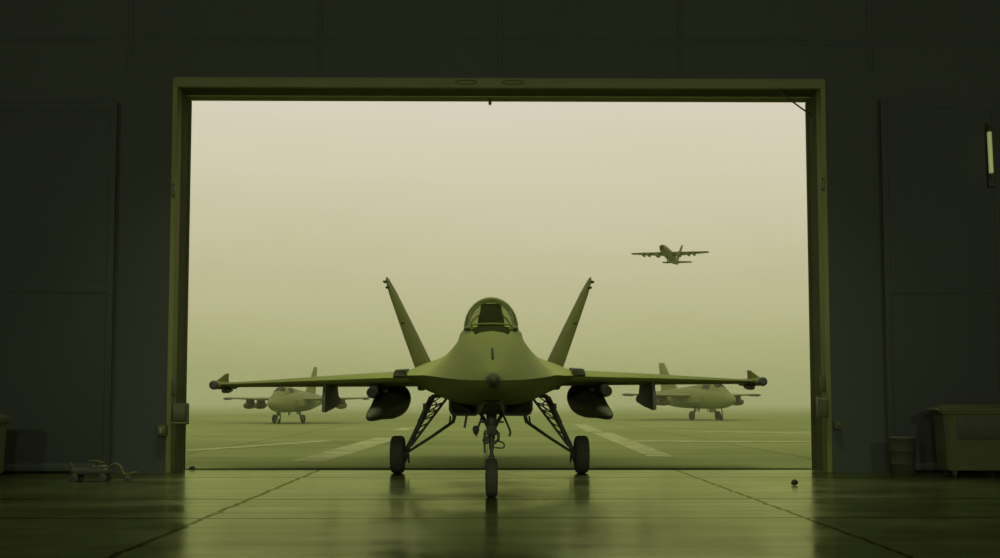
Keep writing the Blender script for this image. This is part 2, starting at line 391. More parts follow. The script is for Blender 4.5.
# ------------------------------------------------------------------ wheeled bins
def wheelie(loc, W, D, Hh, label, rz=0, panel=True):
    o = empty('wheeled_bin', loc, rz); tag(o, label, 'bin', 'wheeled bins along the wall')
    def ring(z, k, ins=0): return [(-W / 2 * k + .04, -D / 2 * k, z), (W / 2 * k - .04, -D / 2 * k, z), (W / 2 * k, -D / 2 * k + .04, z), (W / 2 * k, D / 2 * k - .04, z),
                            (W / 2 * k - .04, D / 2 * k, z), (-W / 2 * k + .04, D / 2 * k, z), (-W / 2 * k, D / 2 * k - .04, z), (-W / 2 * k, -D / 2 * k + .04, z)]
    MB().loft([ring(.12, .90), ring(.16, .92), ring(Hh * .86, .98), ring(Hh * .87, 1.04), ring(Hh * .91, 1.04)]).build('body', M['bin'], o)
    MB().loft([ring(Hh * .91, 1.06), ring(Hh * .95, 1.05), ring(Hh, .85)]).build('lid', M['bin'], o)
    for k in (-.28, 0, .28):
        MB().tube(crom([(-W / 2 * 1.03, D * (k - .1), Hh * .90), (-W / 2 * 1.03 - .07, D * (k - .08), Hh * .93), (-W / 2 * 1.03 - .07, D * (k + .08), Hh * .93), (-W / 2 * 1.03, D * (k + .1), Hh * .90)], 5), .03, 8).build('handle', M['bin'], o)
    if panel:
        MB().box((-W * .33, -D / 2 - .012, Hh * .52), (W * .28, -D / 2 + .05, Hh * .84), .01).build('panel', M['bin_dark'], o)
        MB().tube([(-W / 2 * .99, -D * .40, Hh * .84), (-W / 2 * .93, -D * .49, Hh * .5)], .025, 6).build('strap', M['bin_dark'], o)
    for sx in (-1, 1):
        for sy in (-1, 1):
            MB().lathe((sx * W * .36 - .025, sy * D * .33, .075), (sx * W * .36 + .025, sy * D * .33, .075), [(0, .06), (.1, .075), (.9, .075), (1, .06)], 14).build('wheel', M['rubber'], o)
            MB().box((sx * W * .36 - .035, sy * D * .33 - .03, .07), (sx * W * .36 + .035, sy * D * .33 + .03, .17), .008).build('fork', M['strut'], o)
    return o
bb = P(946, 470, 21.0)
wheelie((bb.x + .65, 21.3, 0), 1.3, .6, 1.27, 'big wheeled bin with dark front panel at the right end of the wall')
wheelie((P(5, 480, 20.0).x - .72, 20.2, 0), 1.0, .9, 1.12, 'wheeled bin at the left edge, mostly cut off by the picture edge', panel=False)
# small bin
c = P(907, 469, 21.3)
o = empty('waste_drum', (c.x, 21.5, 0)); tag(o, 'small dark open waste drum beside the big wheeled bin', 'bin')
MB().lathe((0, 0, 0), (0, 0, .66), [(0, .19), (.03, .20), (.3, .21), (.32, .218), (.35, .21), (.66, .222), (.68, .23), (.71, .222), (.97, .235), (1, .24)], 24).build('body', M['drum'], o)
MB().lathe((0, 0, .655), (0, 0, .70), [(0, .245), (.5, .25), (1, .22)], 24).build('rim', M['bin_dark'], o)

# floor trolley with hose near the left wall
c = P(91, 479, 19.9)
o = empty('floor_jack', (c.x, 20.2, 0)); tag(o, 'low floor jack with a curled hose lying by the left wall', 'jack')
MB().box((-.40, -.16, .12), (.22, .16, .22), .03).build('chassis', M['bin_dark'], o)
MB().box((-.10, -.11, .21), (.16, .11, .27), .03).build('lift_arm', M['box'], o)
MB().lathe((.05, 0, .26), (.05, 0, .31), [(0, .07), (.8, .075), (1, .06)], 14).build('saddle', M['strut'], o)
MB().tube([(-.12, -.05, .26), (-.12, -.05, .34), (-.02, -.05, .335), (.12, -.05, .31)], .022, 8).build('handle', M['bin'], o)
MB().tube([(-.38, 0, .2), (-.42, -.02, .27), (-.45, -.03, .32)], .02, 8).build('release_knob', M['bin'], o)
for sx in (-.32, .14):
    for sy in (-.15, .15):
        MB().lathe((sx, sy - .03, .065), (sx, sy + .03, .065), [(0, .05), (.1, .065), (.9, .065), (1, .05)], 14).build('wheel', M['rubber'], o)
        MB().box((sx - .025, sy - .02, .06), (sx + .025, sy + .02, .14), .004).build('wheel_bracket', M['strut'], o)
h = MB().tube(crom([(.20, -.04, .17), (.24, -.05, .25), (.32, -.06, .29), (.40, -.07, .25), (.45, -.08, .15), (.50, -.09, .115), (.62, -.1, .135)], 6), .026, 8).build('hose', M['bin'], o)
MB().tube([(.61, -.1, .133), (.70, -.11, .15)], [.035, .02], 8).build('nozzle', M['box'], h)
MB().box((.5, -.14, 0), (.58, -.06, .10), .01).build('hose_rest', M['strut'], o)

# small debris on the floor
c = G(794.5, 485.5)
m = MB(); m.lathe((-.05, 0, .03), (.05, 0, .055), [(0, .012), (.2, .04), (.5, .056), (.8, .045), (1, .02)], 12)
for v in m.v: v.z = max(.0, v.z + random.uniform(-.004, .004)); v += Vector((random.uniform(-.006, .006),) * 3)
o = m.build('rag', M['black']); o.location = (c.x, c.y, .004); tag(o, 'small crumpled black rag lying on the shiny floor right of the jet', 'rag')
c = G(186.5, 470)
m = MB(); m.lathe((-.05, 0, .02), (.07, 0, .02), [(0, .01), (.3, .03), (.7, .035), (1, .01)], 10)
o = m.build('stone', M['strut']); o.location = (c.x + .05, c.y + .2, .012); tag(o, 'small stone just outside the left foot of the door frame', 'stone')

# ------------------------------------------------------------------ the main jet
JX = .062
def arr(u): return Vector(u)
jet = empty('fighter_jet', (JX, 22, 0)); jet['_base'] = (0, 22, 0)
jet.rotation_euler = (0, 0, .002)
tag(jet, 'large twin tailed fighter jet facing out of the doorway into the hangar, nose to viewer', 'fighter jet')
# station: y, lower points (centre -> edge), edge, upper points (edge -> top)
ST = [
 (13.86, [(0, 1.495), (.045, 1.508), (.075, 1.54)], (.09, 1.578), [(.075, 1.615), (.045, 1.648), (.02, 1.658), (0, 1.66)]),
 (14.4,  [(0, 1.435), (.11, 1.455), (.19, 1.515)], (.25, 1.588), [(.19, 1.67), (.11, 1.745), (.05, 1.772), (0, 1.78)]),
 (15.2,  [(0, 1.375), (.20, 1.40), (.36, 1.49)], (.46, 1.612), [(.34, 1.76), (.20, 1.88), (.09, 1.928), (0, 1.94)]),
 (16.3,  [(0, 1.315), (.28, 1.335), (.52, 1.45)], (.69, 1.655), [(.49, 1.88), (.31, 2.08), (.15, 2.16), (0, 2.18)]),
 (17.25, [(0, 1.285), (.34, 1.30), (.62, 1.42)], (.84, 1.69), [(.60, 1.95), (.43, 2.20), (.25, 2.375), (0, 2.42)]),
 (18.2,  [(0, 1.28), (.40, 1.29), (.70, 1.41)], (.96, 1.72), [(.68, 2.00), (.50, 2.24), (.40, 2.42), (0, 2.44)]),
 (19.4,  [(0, 1.28), (.46, 1.29), (.78, 1.42)], (1.08, 1.75), [(.75, 2.05), (.55, 2.27), (.42, 2.48), (0, 2.52)]),
 (20.6,  [(0, 1.29), (.55, 1.31), (.92, 1.45)], (1.30, 1.77), [(.90, 2.02), (.60, 2.26), (.42, 2.58), (0, 2.66)]),
 (21.6,  [(0, 1.30), (.62, 1.33), (1.08, 1.50)], (1.66, 1.79), [(1.15, 2.01), (.74, 2.15), (.42, 2.52), (0, 2.70)]),
 (23.2,  [(0, 1.30), (.66, 1.33), (1.12, 1.50)], (1.75, 1.80), [(1.25, 2.02), (.80, 2.15), (.42, 2.48), (0, 2.66)]),
 (25.2,  [(0, 1.32), (.70, 1.34), (1.12, 1.50)], (1.72, 1.82), [(1.30, 2.06), (.85, 2.19), (.42, 2.42), (0, 2.58)]),
 (27.2,  [(0, 1.38), (.70, 1.40), (1.02, 1.54)], (1.35, 1.83), [(1.15, 2.06), (.82, 2.18), (.40, 2.30), (0, 2.38)]),
 (28.8,  [(0, 1.48), (.60, 1.48), (.86, 1.60)], (.98, 1.82), [(.90, 2.02), (.68, 2.12), (.34, 2.15), (0, 2.16)]),
]
def sec(s):
    y, lo, e, up = s
    a = crom([(*q, 0) for q in lo + [e]], 5); b = crom([(*q, 0) for q in [e] + up], 5)
    half = a[:-1] + b
    ring = [Vector((q.x, y, q.y)) for q in half] + [Vector((-q.x, y, q.y)) for q in reversed(half[1:-1])]
    return ring
def smooth_stations(st, n):
    rings = [sec(s) for s in st]; k = len(rings[0]); cols = []
    for j in range(k): cols.append(crom([r[j] for r in rings], n))
    return [[cols[j][i] for j in range(k)] for i in range(len(cols[0]))]
rg = smooth_stations(ST, 4)
fus = MB().loft(rg).build('fuselage', M['jet'], jet, smooth=32)
# antiglare panel painted ahead of the windscreen
fus.data.materials.append(M['glare'])
for p in fus.data.polygons:
    c = p.center + Vector((0, 22, 0))
    if 16.75 < c.y < 19 and abs(c.x) < .26 and c.z > 2.2: p.material_index = 1
MB().lathe((0, 13.55, 1.575), (0, 13.87, 1.577), [(0, .012), (.12, .042), (.45, .072), (1, .091)], 24).build('radome_tip', M['jet_dark'], jet)
m = MB(); m.loft([[(-.012, 14.72, 1.82), (.012, 14.72, 1.82), (.012, 14.72, 1.865), (-.012, 14.72, 1.865)], [(-.012, 15.5, 1.96), (.012, 15.5, 1.96), (.012, 15.5, 2.02), (-.012, 15.5, 2.02)]])
m.build('blade_antenna', M['black'], jet)
# canopy
CAN = [(17.25, .29, 2.39, .03), (17.55, .345, 2.40, .175), (17.9, .372, 2.41, .325), (18.26, .385, 2.42, .47), (18.7, .39, 2.44, .44), (19.3, .385, 2.48, .40), (20.0, .355, 2.53, .32), (20.8, .28, 2.60, .21), (21.5, .16, 2.66, .1)]
def arch(y, w, z, h, n=14):
    return [Vector((w * math.cos(math.pi * k / n) , y, z + h * (math.sin(math.pi * k / n) ** .85))) for k in range(n + 1)]
cols = [crom([arch(*c)[j] for c in CAN], 3) for j in range(15)]
can = MB().loft([[cols[j][i] for j in range(15)] for i in range(len(cols[0]))], False, False, closed=False).build('canopy', M['glass'], jet, smooth=60)
m = MB(); m.tube([p for p in arch(18.28, .378, 2.37, .51)], .042, 8); m.build('windscreen_bow', M['jet'], can, off=(0, 22, 0))
m = MB(); m.tube([p for p in arch(20.3, .345, 2.53, .295)], .016, 8); m.build('rear_bow', M['jet'], can, off=(0, 22, 0))
for s in (-1, 1):
    m = MB(); m.tube(crom([(s * .29, 17.25, 2.39), (s * .35, 17.5, 2.40), (s * .385, 18.0, 2.42), (s * .40, 19.0, 2.47), (s * .37, 20, 2.54), (s * .17, 21.5, 2.67)], 4), .028, 8)
    m.build('canopy_sill', M['jet'], can, off=(0, 22, 0))
m = MB(); m.tube([Vector((.30 * math.cos(math.pi * k / 10), 17.25 - .05 * math.sin(math.pi * k / 10), 2.415 + .03 * math.sin(math.pi * k / 10))) for k in range(11)], .012, 8); m.build('windscreen_foot', M['jet'], can, off=(0, 22, 0))
# seat and instrument hood
m = MB(); m.loft([[(-.21, 18.34, 2.40), (.21, 18.34, 2.40), (.21, 19.2, 2.40), (-.21, 19.2, 2.40)], [(-.20, 18.38, 2.58), (.20, 18.38, 2.58), (.20, 19.1, 2.58), (-.20, 19.1, 2.58)],
                  [(-.16, 18.46, 2.78), (.16, 18.46, 2.78), (.16, 18.8, 2.78), (-.16, 18.8, 2.78)], [(-.145, 18.48, 2.832), (.145, 18.48, 2.832), (.145, 18.7, 2.832), (-.145, 18.7, 2.832)]])
m.build('ejection_seat', M['seat'], jet)
m = MB(); m.loft([[(-.17, 17.75, 2.39), (.17, 17.75, 2.39), (.14, 17.75, 2.46), (-.14, 17.75, 2.46)], [(-.20, 18.2, 2.40), (.20, 18.2, 2.40), (.17, 18.2, 2.52), (-.17, 18.2, 2.52)]])
m.build('instrument_hood', M['black'], jet)
# intakes and keel
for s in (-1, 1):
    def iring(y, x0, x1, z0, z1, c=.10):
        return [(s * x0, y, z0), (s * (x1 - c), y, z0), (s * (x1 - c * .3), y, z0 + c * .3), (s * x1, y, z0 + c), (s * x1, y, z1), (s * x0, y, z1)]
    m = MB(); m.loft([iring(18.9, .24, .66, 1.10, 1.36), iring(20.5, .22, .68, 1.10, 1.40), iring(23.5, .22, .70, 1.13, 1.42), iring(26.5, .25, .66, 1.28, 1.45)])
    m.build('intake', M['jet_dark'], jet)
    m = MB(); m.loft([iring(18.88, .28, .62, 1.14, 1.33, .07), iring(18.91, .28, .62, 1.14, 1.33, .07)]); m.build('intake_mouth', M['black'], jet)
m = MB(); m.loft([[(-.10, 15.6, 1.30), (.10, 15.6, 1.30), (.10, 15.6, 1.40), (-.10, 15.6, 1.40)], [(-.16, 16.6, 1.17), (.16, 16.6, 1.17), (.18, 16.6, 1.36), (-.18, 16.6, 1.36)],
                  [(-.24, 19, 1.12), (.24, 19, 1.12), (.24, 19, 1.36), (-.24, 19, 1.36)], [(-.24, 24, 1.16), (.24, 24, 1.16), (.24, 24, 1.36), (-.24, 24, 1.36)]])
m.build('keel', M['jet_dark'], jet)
# wings
for s in (-1, 1):
    mr = 0 if s > 0 else None
    W = [(-.9, 20.9, 25.1, 1.755, .30), (-1.75, 21.3, 25.1, 1.748, .275), (-3.2, 22.05, 25.1, 1.72, .20), (-4.4, 22.75, 25.1, 1.692, .125), (-5.22, 23.15, 25.1, 1.675, .085)]
    m = MB(); m.loft([foil(*q) for q in W]); wing = m.build('wing', M['jet'], jet, mirror=mr, smooth=50); wing.rotation_euler.y = -.0065
    def sub(mb, name, mm, par=wing): return mb.build(name, M[mm], par, mirror=mr, off=(0, 22, 0))
    # dark leading edge fairing at the root
    m = MB(); m.loft([[(-1.70, 21.12, 1.775), (-1.44, 21.02, 1.775), (-1.46, 21.02, 1.885), (-1.66, 21.12, 1.885)], [(-1.70, 21.9, 1.77), (-1.44, 21.9, 1.77), (-1.46, 21.9, 1.93), (-1.66, 21.9, 1.92)]])
    sub(m, 'leading_edge_fairing', 'jet_dark')
    # outer pylon: a deep thin plate hung under the wing, foot rising to the rear
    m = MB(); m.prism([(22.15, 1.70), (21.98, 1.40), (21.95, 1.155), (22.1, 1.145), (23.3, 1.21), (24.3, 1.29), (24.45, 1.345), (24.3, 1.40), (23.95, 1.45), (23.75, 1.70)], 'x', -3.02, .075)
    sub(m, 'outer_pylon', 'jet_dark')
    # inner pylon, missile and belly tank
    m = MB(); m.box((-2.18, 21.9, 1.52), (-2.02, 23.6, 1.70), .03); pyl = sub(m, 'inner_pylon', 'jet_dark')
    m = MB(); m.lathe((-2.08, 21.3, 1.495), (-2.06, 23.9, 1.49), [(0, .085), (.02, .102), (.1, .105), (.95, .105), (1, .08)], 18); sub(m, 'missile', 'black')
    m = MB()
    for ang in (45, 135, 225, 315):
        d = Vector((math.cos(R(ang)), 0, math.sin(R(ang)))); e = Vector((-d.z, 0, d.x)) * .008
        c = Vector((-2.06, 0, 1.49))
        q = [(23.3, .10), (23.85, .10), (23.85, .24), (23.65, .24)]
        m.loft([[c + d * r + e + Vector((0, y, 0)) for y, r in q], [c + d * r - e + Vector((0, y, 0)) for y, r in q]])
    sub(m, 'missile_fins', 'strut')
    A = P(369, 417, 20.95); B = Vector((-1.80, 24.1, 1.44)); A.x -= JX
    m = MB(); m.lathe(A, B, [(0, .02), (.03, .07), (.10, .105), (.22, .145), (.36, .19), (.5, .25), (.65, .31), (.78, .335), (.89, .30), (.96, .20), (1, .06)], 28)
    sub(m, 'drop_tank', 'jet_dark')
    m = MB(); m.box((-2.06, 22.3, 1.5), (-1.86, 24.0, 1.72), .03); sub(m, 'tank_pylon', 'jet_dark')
    # wing tip rail with end fin
    m = MB(); m.lathe((-5.20, 22.75, 1.665), (-5.22, 25.0, 1.675), [(0, .05), (.012, .075), (.2, .08), (.9, .07), (1, .04)], 18); rail = sub(m, 'tip_rail', 'jet')
    sub(MB().lathe((-5.20, 22.72, 1.665), (-5.20, 22.80, 1.665), [(0, .05), (.3, .084), (1, .088)], 18), 'rail_nose', 'strut')
    m = MB(); m.loft([[(-5.22, 22.95, 1.73), (-5.18, 22.95, 1.73), (-5.18, 24.0, 1.73), (-5.22, 24.0, 1.73)], [(-5.185, 23.72, 1.90), (-5.175, 23.72, 1.90), (-5.175, 24.0, 1.91), (-5.185, 24.0, 1.91)]])
    sub(m, 'tip_fin', 'jet')
    sub(MB().lathe((-5.10, 23.1, 1.565), (-5.10, 23.9, 1.58), [(0, .02), (.15, .055), (.6, .06), (1, .03)], 14), 'tip_store', 'strut')
    sub(MB().box((-5.12, 23.2, 1.58), (-5.08, 23.8, 1.66), .005), 'store_mount', 'strut')
    # tail fin
    tb = Vector((-1.38, 0, 2.06)); tt = Vector((-2.42, 0, 4.22))
    secs = []
    for q, y0, y1, th in ((0, 25.3, 27.8, .34), (.35, 26.1, 28.05, .27), (.8, 27.15, 28.35, .16), (.96, 27.6, 28.45, .08), (1.0, 27.95, 28.45, .03)):
        c = tb.lerp(tt, q); f = foil(0, y0, y1, 0, th, ver=True)
        secs.append([Vector((c.x + p.x + (p.y - 27) * .028, p.y, c.z + p.x * .42)) for p in f])
    m = MB(); m.loft(secs); fin = m.build('tail_fin', M['jet'], jet, mirror=mr, smooth=50)
    for q, dd in ((.93, 27.5), (.86, 27.3), (.45, 26.35)):
        c = tb.lerp(tt, q)
        m = MB(); m.box((c.x - .085, dd - .02, c.z - .02), (c.x - .0, dd + .2, c.z + .02), .008); m.build('fin_light', M['jet_dark'], fin, mirror=mr, off=(0, 22, 0))
    # tailplane and exhaust
    m = MB(); m.loft([foil(-.95, 26.6, 29.2, 1.74, .12), foil(-2.6, 28.3, 29.6, 1.70, .05)]); m.build('tailplane', M['jet'], jet, mirror=mr, smooth=50)
    m = MB(); m.lathe((-.44, 28.5, 1.80), (-.44, 29.7, 1.82), [(0, .36), (.3, .36), (1, .27)], 24); m.build('exhaust_nozzle', M['strut'], jet, mirror=mr)
    # main landing gear
    WC = Vector((-1.70, G(486, 473.2).y, .345))
    wy = WC.y
    m = MB(); hw = .135
    m.lathe(WC - Vector((hw, 0, 0)), WC + Vector((hw, 0, 0)), [(0, .20), (.02, .28), (.10, .325), (.25, .345), (.75, .345), (.90, .325), (.98, .28), (1, .20)], 36)
    wheel = m.build('main_wheel', M['rubber'], jet, mirror=mr)
    m = MB(); m.lathe(WC + Vector((hw - .02, 0, 0)), WC + Vector((hw + .05, 0, 0)), [(0, .16), (.5, .15), (1, .07)], 20); m.build('hub', M['strut'], wheel, mirror=mr, off=(0, 22, 0))
    def J(px, py, d=0.0):
        q = P(px, py, wy + d); q.x = (q.x - JX); return q
    foot = J(406, 452); top = J(431, 400, .05)
    leg = MB().tube([foot + Vector((-.02, 0, -.05)), foot.lerp(top, .1), foot.lerp(top, .55), foot.lerp(top, .56), top + Vector((.02, 0, .05))], [.036, .044, .046, .056, .058], 14).build('main_gear_leg', M['strut'], jet, mirror=mr)
    def lsub(mb, name): return mb.build(name, M['strut'], leg, mirror=mr, off=(0, 22, 0))
    lsub(MB().tube([WC + Vector((.1, 0, .02)), foot + Vector((.06, 0, -.03))], .055, 12), 'axle')
    lsub(MB().tube([J(408.5, 454), J(409, 463)], .018, 8), 'tow_ring')
    s0, s1 = J(411, 446, -.12), J(447, 398, -.05)
    lsub(MB().tube([s0, s1], .024, 10), 'side_strut')
    m = MB()
    for q in (.18, .32, .46, .60, .74, .88):
        m.tube([foot.lerp(top, q), s0.lerp(s1, q + .02)], .014, 6)
    for q in (.6, .74):
        m.tube([foot.lerp(top, q), s0.lerp(s1, q + .16)], .012, 6)
    lsub(m, 'cross_links')
    lsub(MB().tube([J(407, 452.5, -.02), J(432, 436.5, -.25), J(452, 422.5, -.4)], [.024, .028, .030], 10), 'drag_brace')
    lsub(MB().tube([J(452.5, 423, -.4), J(454.5, 417, -.4), J(451, 404, -.35)], .036, 10), 'brace_elbow')
    lsub(MB().tube([J(429, 402, .05), J(433, 396.5, .05), J(441, 395, .0), J(450, 398, -.1)], .042, 10), 'trunnion')
    m = MB()
    hs = crom([J(425, 411, -.08), J(427, 403, -.1), J(432, 401, -.12), J(437, 404, -.12), J(433, 410, -.1)], 5); m.tube(hs, .013, 6)
    hs = crom([J(412, 440, -.06), J(420, 425, -.08), J(424, 414, -.1), J(430, 405, -.1), J(442, 396, 0)], 5); m.tube(hs, .012, 6)
    lsub(m, 'brake_hose')
    lsub(MB().box(J(424, 411, -.03) - Vector((.02, .02, .03)), J(428.5, 406, .05) + Vector((.02, .02, .05)), .01), 'gear_lug')
    lsub(MB().tube([J(445, 416, -.4) + Vector((.10, 0, 0)), J(444, 424.5, -.4) + Vector((.1, 0, 0))], .018, 6), 'drain_pipe')
    # flap hinge fairing under the wing root
    sub(MB().lathe((-1.36, 23.2, 1.60), (-1.36, 25.4, 1.60), [(0, .02), (.3, .06), (.8, .05), (1, .01)], 12), 'flap_fairing', 'jet_dark')
# nose gear
NY = G(490, 497).y
NR = .268
m = MB(); hw = .086
m.lathe((-hw, NY, NR), (hw, NY, NR), [(0, .15), (.01, .215), (.06, .25), (.18, .266), (.4, .269), (.6, .269), (.82, .266), (.94, .25), (.99, .215), (1, .15)], 32)
nw = m.build('nose_wheel', M['rubber'], jet)
for s in (-1, 1):
    MB().lathe((s * (hw - .01), NY, NR), (s * (hw + .004), NY, NR), [(0, .13), (.5, .10), (1, .03)], 16).build('hub', M['strut'], nw, off=(0, 22, 0))
ng = MB().tube([(0, NY, .50), (0, NY, .66), (0, NY, .665), (0, NY, .80), (0, NY + .01, .805), (0, NY + .02, .98), (0, NY + .02, .985), (0, NY + .04, 1.34)], [.026, .026, .038, .038, .05, .05, .066, .085], 14).build('nose_gear_leg', M['strut'], jet)
def nsub(mb, name): return mb.build(name, M['strut'], ng, off=(0, 22, 0))
m = MB(); m.tube([(0, NY, .57), (0, NY, .55)], .05, 12)
m.tube([(0, NY, .53), (0, NY, .6)], .035, 10)
nsub(m, 'fork')
def N(px, py, d=0.0):
    q = P(px, py, NY + d); q.x -= JX; return q
nsub(MB().tube([N(484, 453), N(483.5, 441), N(484.5, 430)], .013, 8), 'torque_link')
nsub(MB().lathe(N(485.5, 440, -.07), N(485.5, 440, .07), [(0, .045), (.5, .055), (1, .045)], 14), 'steering_collar')
nsub(MB().tube(crom([N(484, 436), N(485, 441), N(488, 443)], 4), .018, 8), 'actuator')
nsub(MB().tube(crom([N(493, 441), N(501, 442), N(503.5, 445), N(502, 448), N(494, 447.5)], 5), .012, 6), 'tow_loop')
nsub(MB().tube(crom([N(496, 430), N(497.5, 438), N(494, 444)], 5), .014, 6), 'steering_hose')
nsub(MB().tube(crom([N(502.5, 415, .1), N(507, 425, 0), N(509.5, 432, 0), N(508.5, 436.5, 0)], 5), .016, 8), 'hook_arm')
nsub(MB().tube(crom([N(482, 415, .1), N(479, 423, 0), N(476, 431, 0)], 5), .016, 8), 'lamp_arm')
nsub(MB().lathe(N(475.2, 428, -.06), N(475.2, 433, .03), [(0, .045), (.3, .05), (1, .035)], 12), 'taxi_lamp')
nsub(MB().tube([N(475.5, 431), N(475.6, 436.5)], .013, 6), 'lamp_cable')
nsub(MB().tube([N(466, 415, .2), N(463.8, 428, .2)], .017, 6), 'drain_pipe')
nsub(MB().tube([N(480, 422), N(503, 422)], .016, 6), 'cross_bar')
for s in (-1, 1):
    nsub(MB().tube([(s * .05, NY + .02, .98), (s * .16, NY + .25, 1.17)], .028, 8), 'drag_link')
    nsub(MB().box((s * .075, NY - .10, .78), (s * .115, NY + .06, .90), .01), 'door_link')
nsub(MB().box((-.07, NY - .09, .86), (.07, NY - .02, 1.0), .01), 'landing_light')

# ------------------------------------------------------------------ far jets parked on the apron
def far_jet(label, loc, rz, S, aerial):
    j = empty('fighter_jet', loc, rz); j.scale = (S, S, S)
    tag(j, label, 'fighter jet', 'single tailed jets parked out on the apron')
    X = [(-4.05, .04, .04, 1.14, 2), (-3.97, .17, .15, 1.14, 2), (-3.75, .31, .28, 1.15, 2), (-3.2, .52, .45, 1.18, 2.1), (-2.4, .71, .56, 1.21, 2.3), (-.8, .82, .60, 1.25, 2.6), (1.2, .76, .58, 1.27, 2.6), (2.8, .56, .46, 1.30, 2.3), (4.2, .36, .34, 1.34, 2)]
    rings = []
    for y, w, h, z, e in X:
        rings.append([Vector((w * math.copysign(abs(math.cos(a)) ** (2 / e), math.cos(a)), y, z + h * math.copysign(abs(math.sin(a)) ** (2 / e), math.sin(a)))) for a in [2 * math.pi * k / 24 for k in range(24)]])
    cols = [crom([r[k] for r in rings], 3) for k in range(24)]
    MB().loft([[cols[k][i] for k in range(24)] for i in range(len(cols[0]))]).build('fuselage', M['far_jet'], j, smooth=60)
    # cockpit hump running into a spine, with window panels let in
    HP = [(-3.3, .25, 1.55, .06), (-2.8, .38, 1.60, .30), (-2.2, .43, 1.66, .45), (-1.4, .42, 1.68, .45), (0, .36, 1.7, .28), (1.6, .25, 1.66, .2), (3.2, .12, 1.60, .16)]
    cols = [crom([arch(*c)[k] for c in HP], 3) for k in range(15)]
    hump = MB().loft([[cols[k][i] for k in range(15)] for i in range(len(cols[0]))], closed=False, cap0=False, cap1=False).build('canopy', M['far_jet'], j, smooth=60)
    for s in (-1, 1):
        m = MB()
        q = [Vector((s * .05, -2.86, 1.92)), Vector((s * .30, -2.76, 1.79)), Vector((s * .26, -2.45, 1.98)), Vector((s * .05, -2.55, 2.06))]
        m.loft([[p + Vector((0, .05, -.05)) for p in q], [p + Vector((s * .02, -.025, .025)) for p in q]]); m.build('windscreen_pane', M['far_glass'], hump)
        m = MB()
        q = [Vector((s * .415, -2.2, 1.76)), Vector((s * .42, -1.5, 1.78)), Vector((s * .32, -1.5, 1.99)), Vector((s * .32, -2.2, 1.98))]
        m.loft([[p - Vector((s * .05, 0, .03)) for p in q], [p + Vector((s * .035, 0, .02)) for p in q]]); m.build('side_pane', M['far_glass'], hump)
        m = MB(); m.loft([foil(s * .6, -1.1, 1.3, 1.40, .22), foil(s * 2.2, -.75, 1.15, 1.42, .15), foil(s * 4.2, -.3, .95, 1.46, .09)]); wg = m.build('wing', M['far_jet'], j, smooth=60)
        MB().lathe((s * 4.2, -.5, 1.42), (s * 4.2, .9, 1.45), [(0, .03), (.2, .08), (.8, .08), (1, .03)], 12).build('tip_pod', M['far_dark'], wg)
        for xx in (2.12, 2.78):
            MB().box((s * xx - .06, -.5, 1.2), (s * xx + .06, .6, 1.40), .02).build('pylon', M['far_dark'], wg)
            MB().lathe((s * xx, -.8, 1.02), (s * xx, 1.0, 1.05), [(0, .05), (.08, .15), (.3, .21), (.7, .2), (1, .05)], 16).build('drop_tank', M['far_dark'], wg)
        m = MB(); m.loft([foil(s * .3, 2.9, 4.3, 1.40, .12), foil(s * 1.7, 3.5, 4.3, 1.42, .05)]); m.build('tailplane', M['far_jet'], j, smooth=60)
        m = MB(); m.loft([[(s * .66, -2.1, 1.0), (s * .92, -2.05, 1.02), (s * .92, -2.05, 1.34), (s * .66, -2.1, 1.38)], [(s * .70, 0, .92), (s * .94, 0, 1.0), (s * .94, 0, 1.36), (s * .70, 0, 1.42)], [(s * .6, 1.8, 1.05), (s * .74, 1.8, 1.1), (s * .74, 1.8, 1.36), (s * .6, 1.8, 1.4)]])
        m.build('intake', M['far_jet'], j)
        # main gear
        mw = MB().lathe((s * .86 - .09, -1.1, .26), (s * .86 + .09, -1.1, .26), [(0, .15), (.08, .22), (.25, .26), (.75, .26), (.92, .22), (1, .15)], 20).build('main_wheel', M['rubber'], j)
        gl = MB().tube([(s * .72, -1.1, .26), (s * .70, -1.1, .5), (s * .58, -1.1, .85)], .05, 8).build('main_gear_leg', M['strut'], j)
        MB().tube([(s * .70, -1.1, .26), (s * .80, -1.1, .26)], .045, 8).build('axle', M['strut'], gl)
        MB().tube([(s * .70, -1.1, .45), (s * .45, -1.3, .75)], .028, 6).build('drag_brace', M['strut'], gl)
    m = MB()
    secs = []
    for z, y0, y1, th in ((1.55, 1.5, 3.7, .18), (2.5, 2.6, 3.85, .13), (3.34, 3.35, 4.0, .08), (3.38, 3.45, 3.98, .03)):
        secs.append(foil(0, y0, y1, z, th, ver=True))
    m.loft(secs); m.build('tail_fin', M['far_jet'], j, smooth=60)
    MB().lathe((0, 4.1, 1.34), (0, 4.7, 1.35), [(0, .33), (1, .26)], 18).build('exhaust_nozzle', M['strut'], j)
    MB().lathe((-.05, -2.75, .15), (.05, -2.75, .15), [(0, .08), (.08, .12), (.25, .15), (.75, .15), (.92, .12), (1, .08)], 20).build('nose_wheel', M['rubber'], j)
    gl = MB().tube([(.08, -2.75, .15), (.08, -2.74, .5), (.04, -2.7, .8)], .03, 8).build('nose_gear_leg', M['strut'], j)
    MB().tube([(.08, -2.75, .15), (.04, -2.75, .15)], .025, 8).build('axle', M['strut'], gl)
    MB().box((-.25, -2.5, .45), (-.22, -1.9, .72), .005).build('gear_door', M['far_jet'], j)
    for y, x, z in ((-1.2, .1, .5), (-.7, -.15, .46), (-.2, .2, .52)):
        MB().tube([(x, y, z), (x, y + .03, .7)], .03, 6).build('belly_pipe', M['strut'], j)
    if aerial: MB().tube([(.05, -2.6, 1.95), (.02, -2.75, 2.35)], .018, 6).build('aerial', M['strut'], j)
g = G(292, 423.6); far_jet('pale jet parked left of the big fighter, behind its left wing', (g.x, g.y + 1.1, 0), R(-10), 1.0, False)
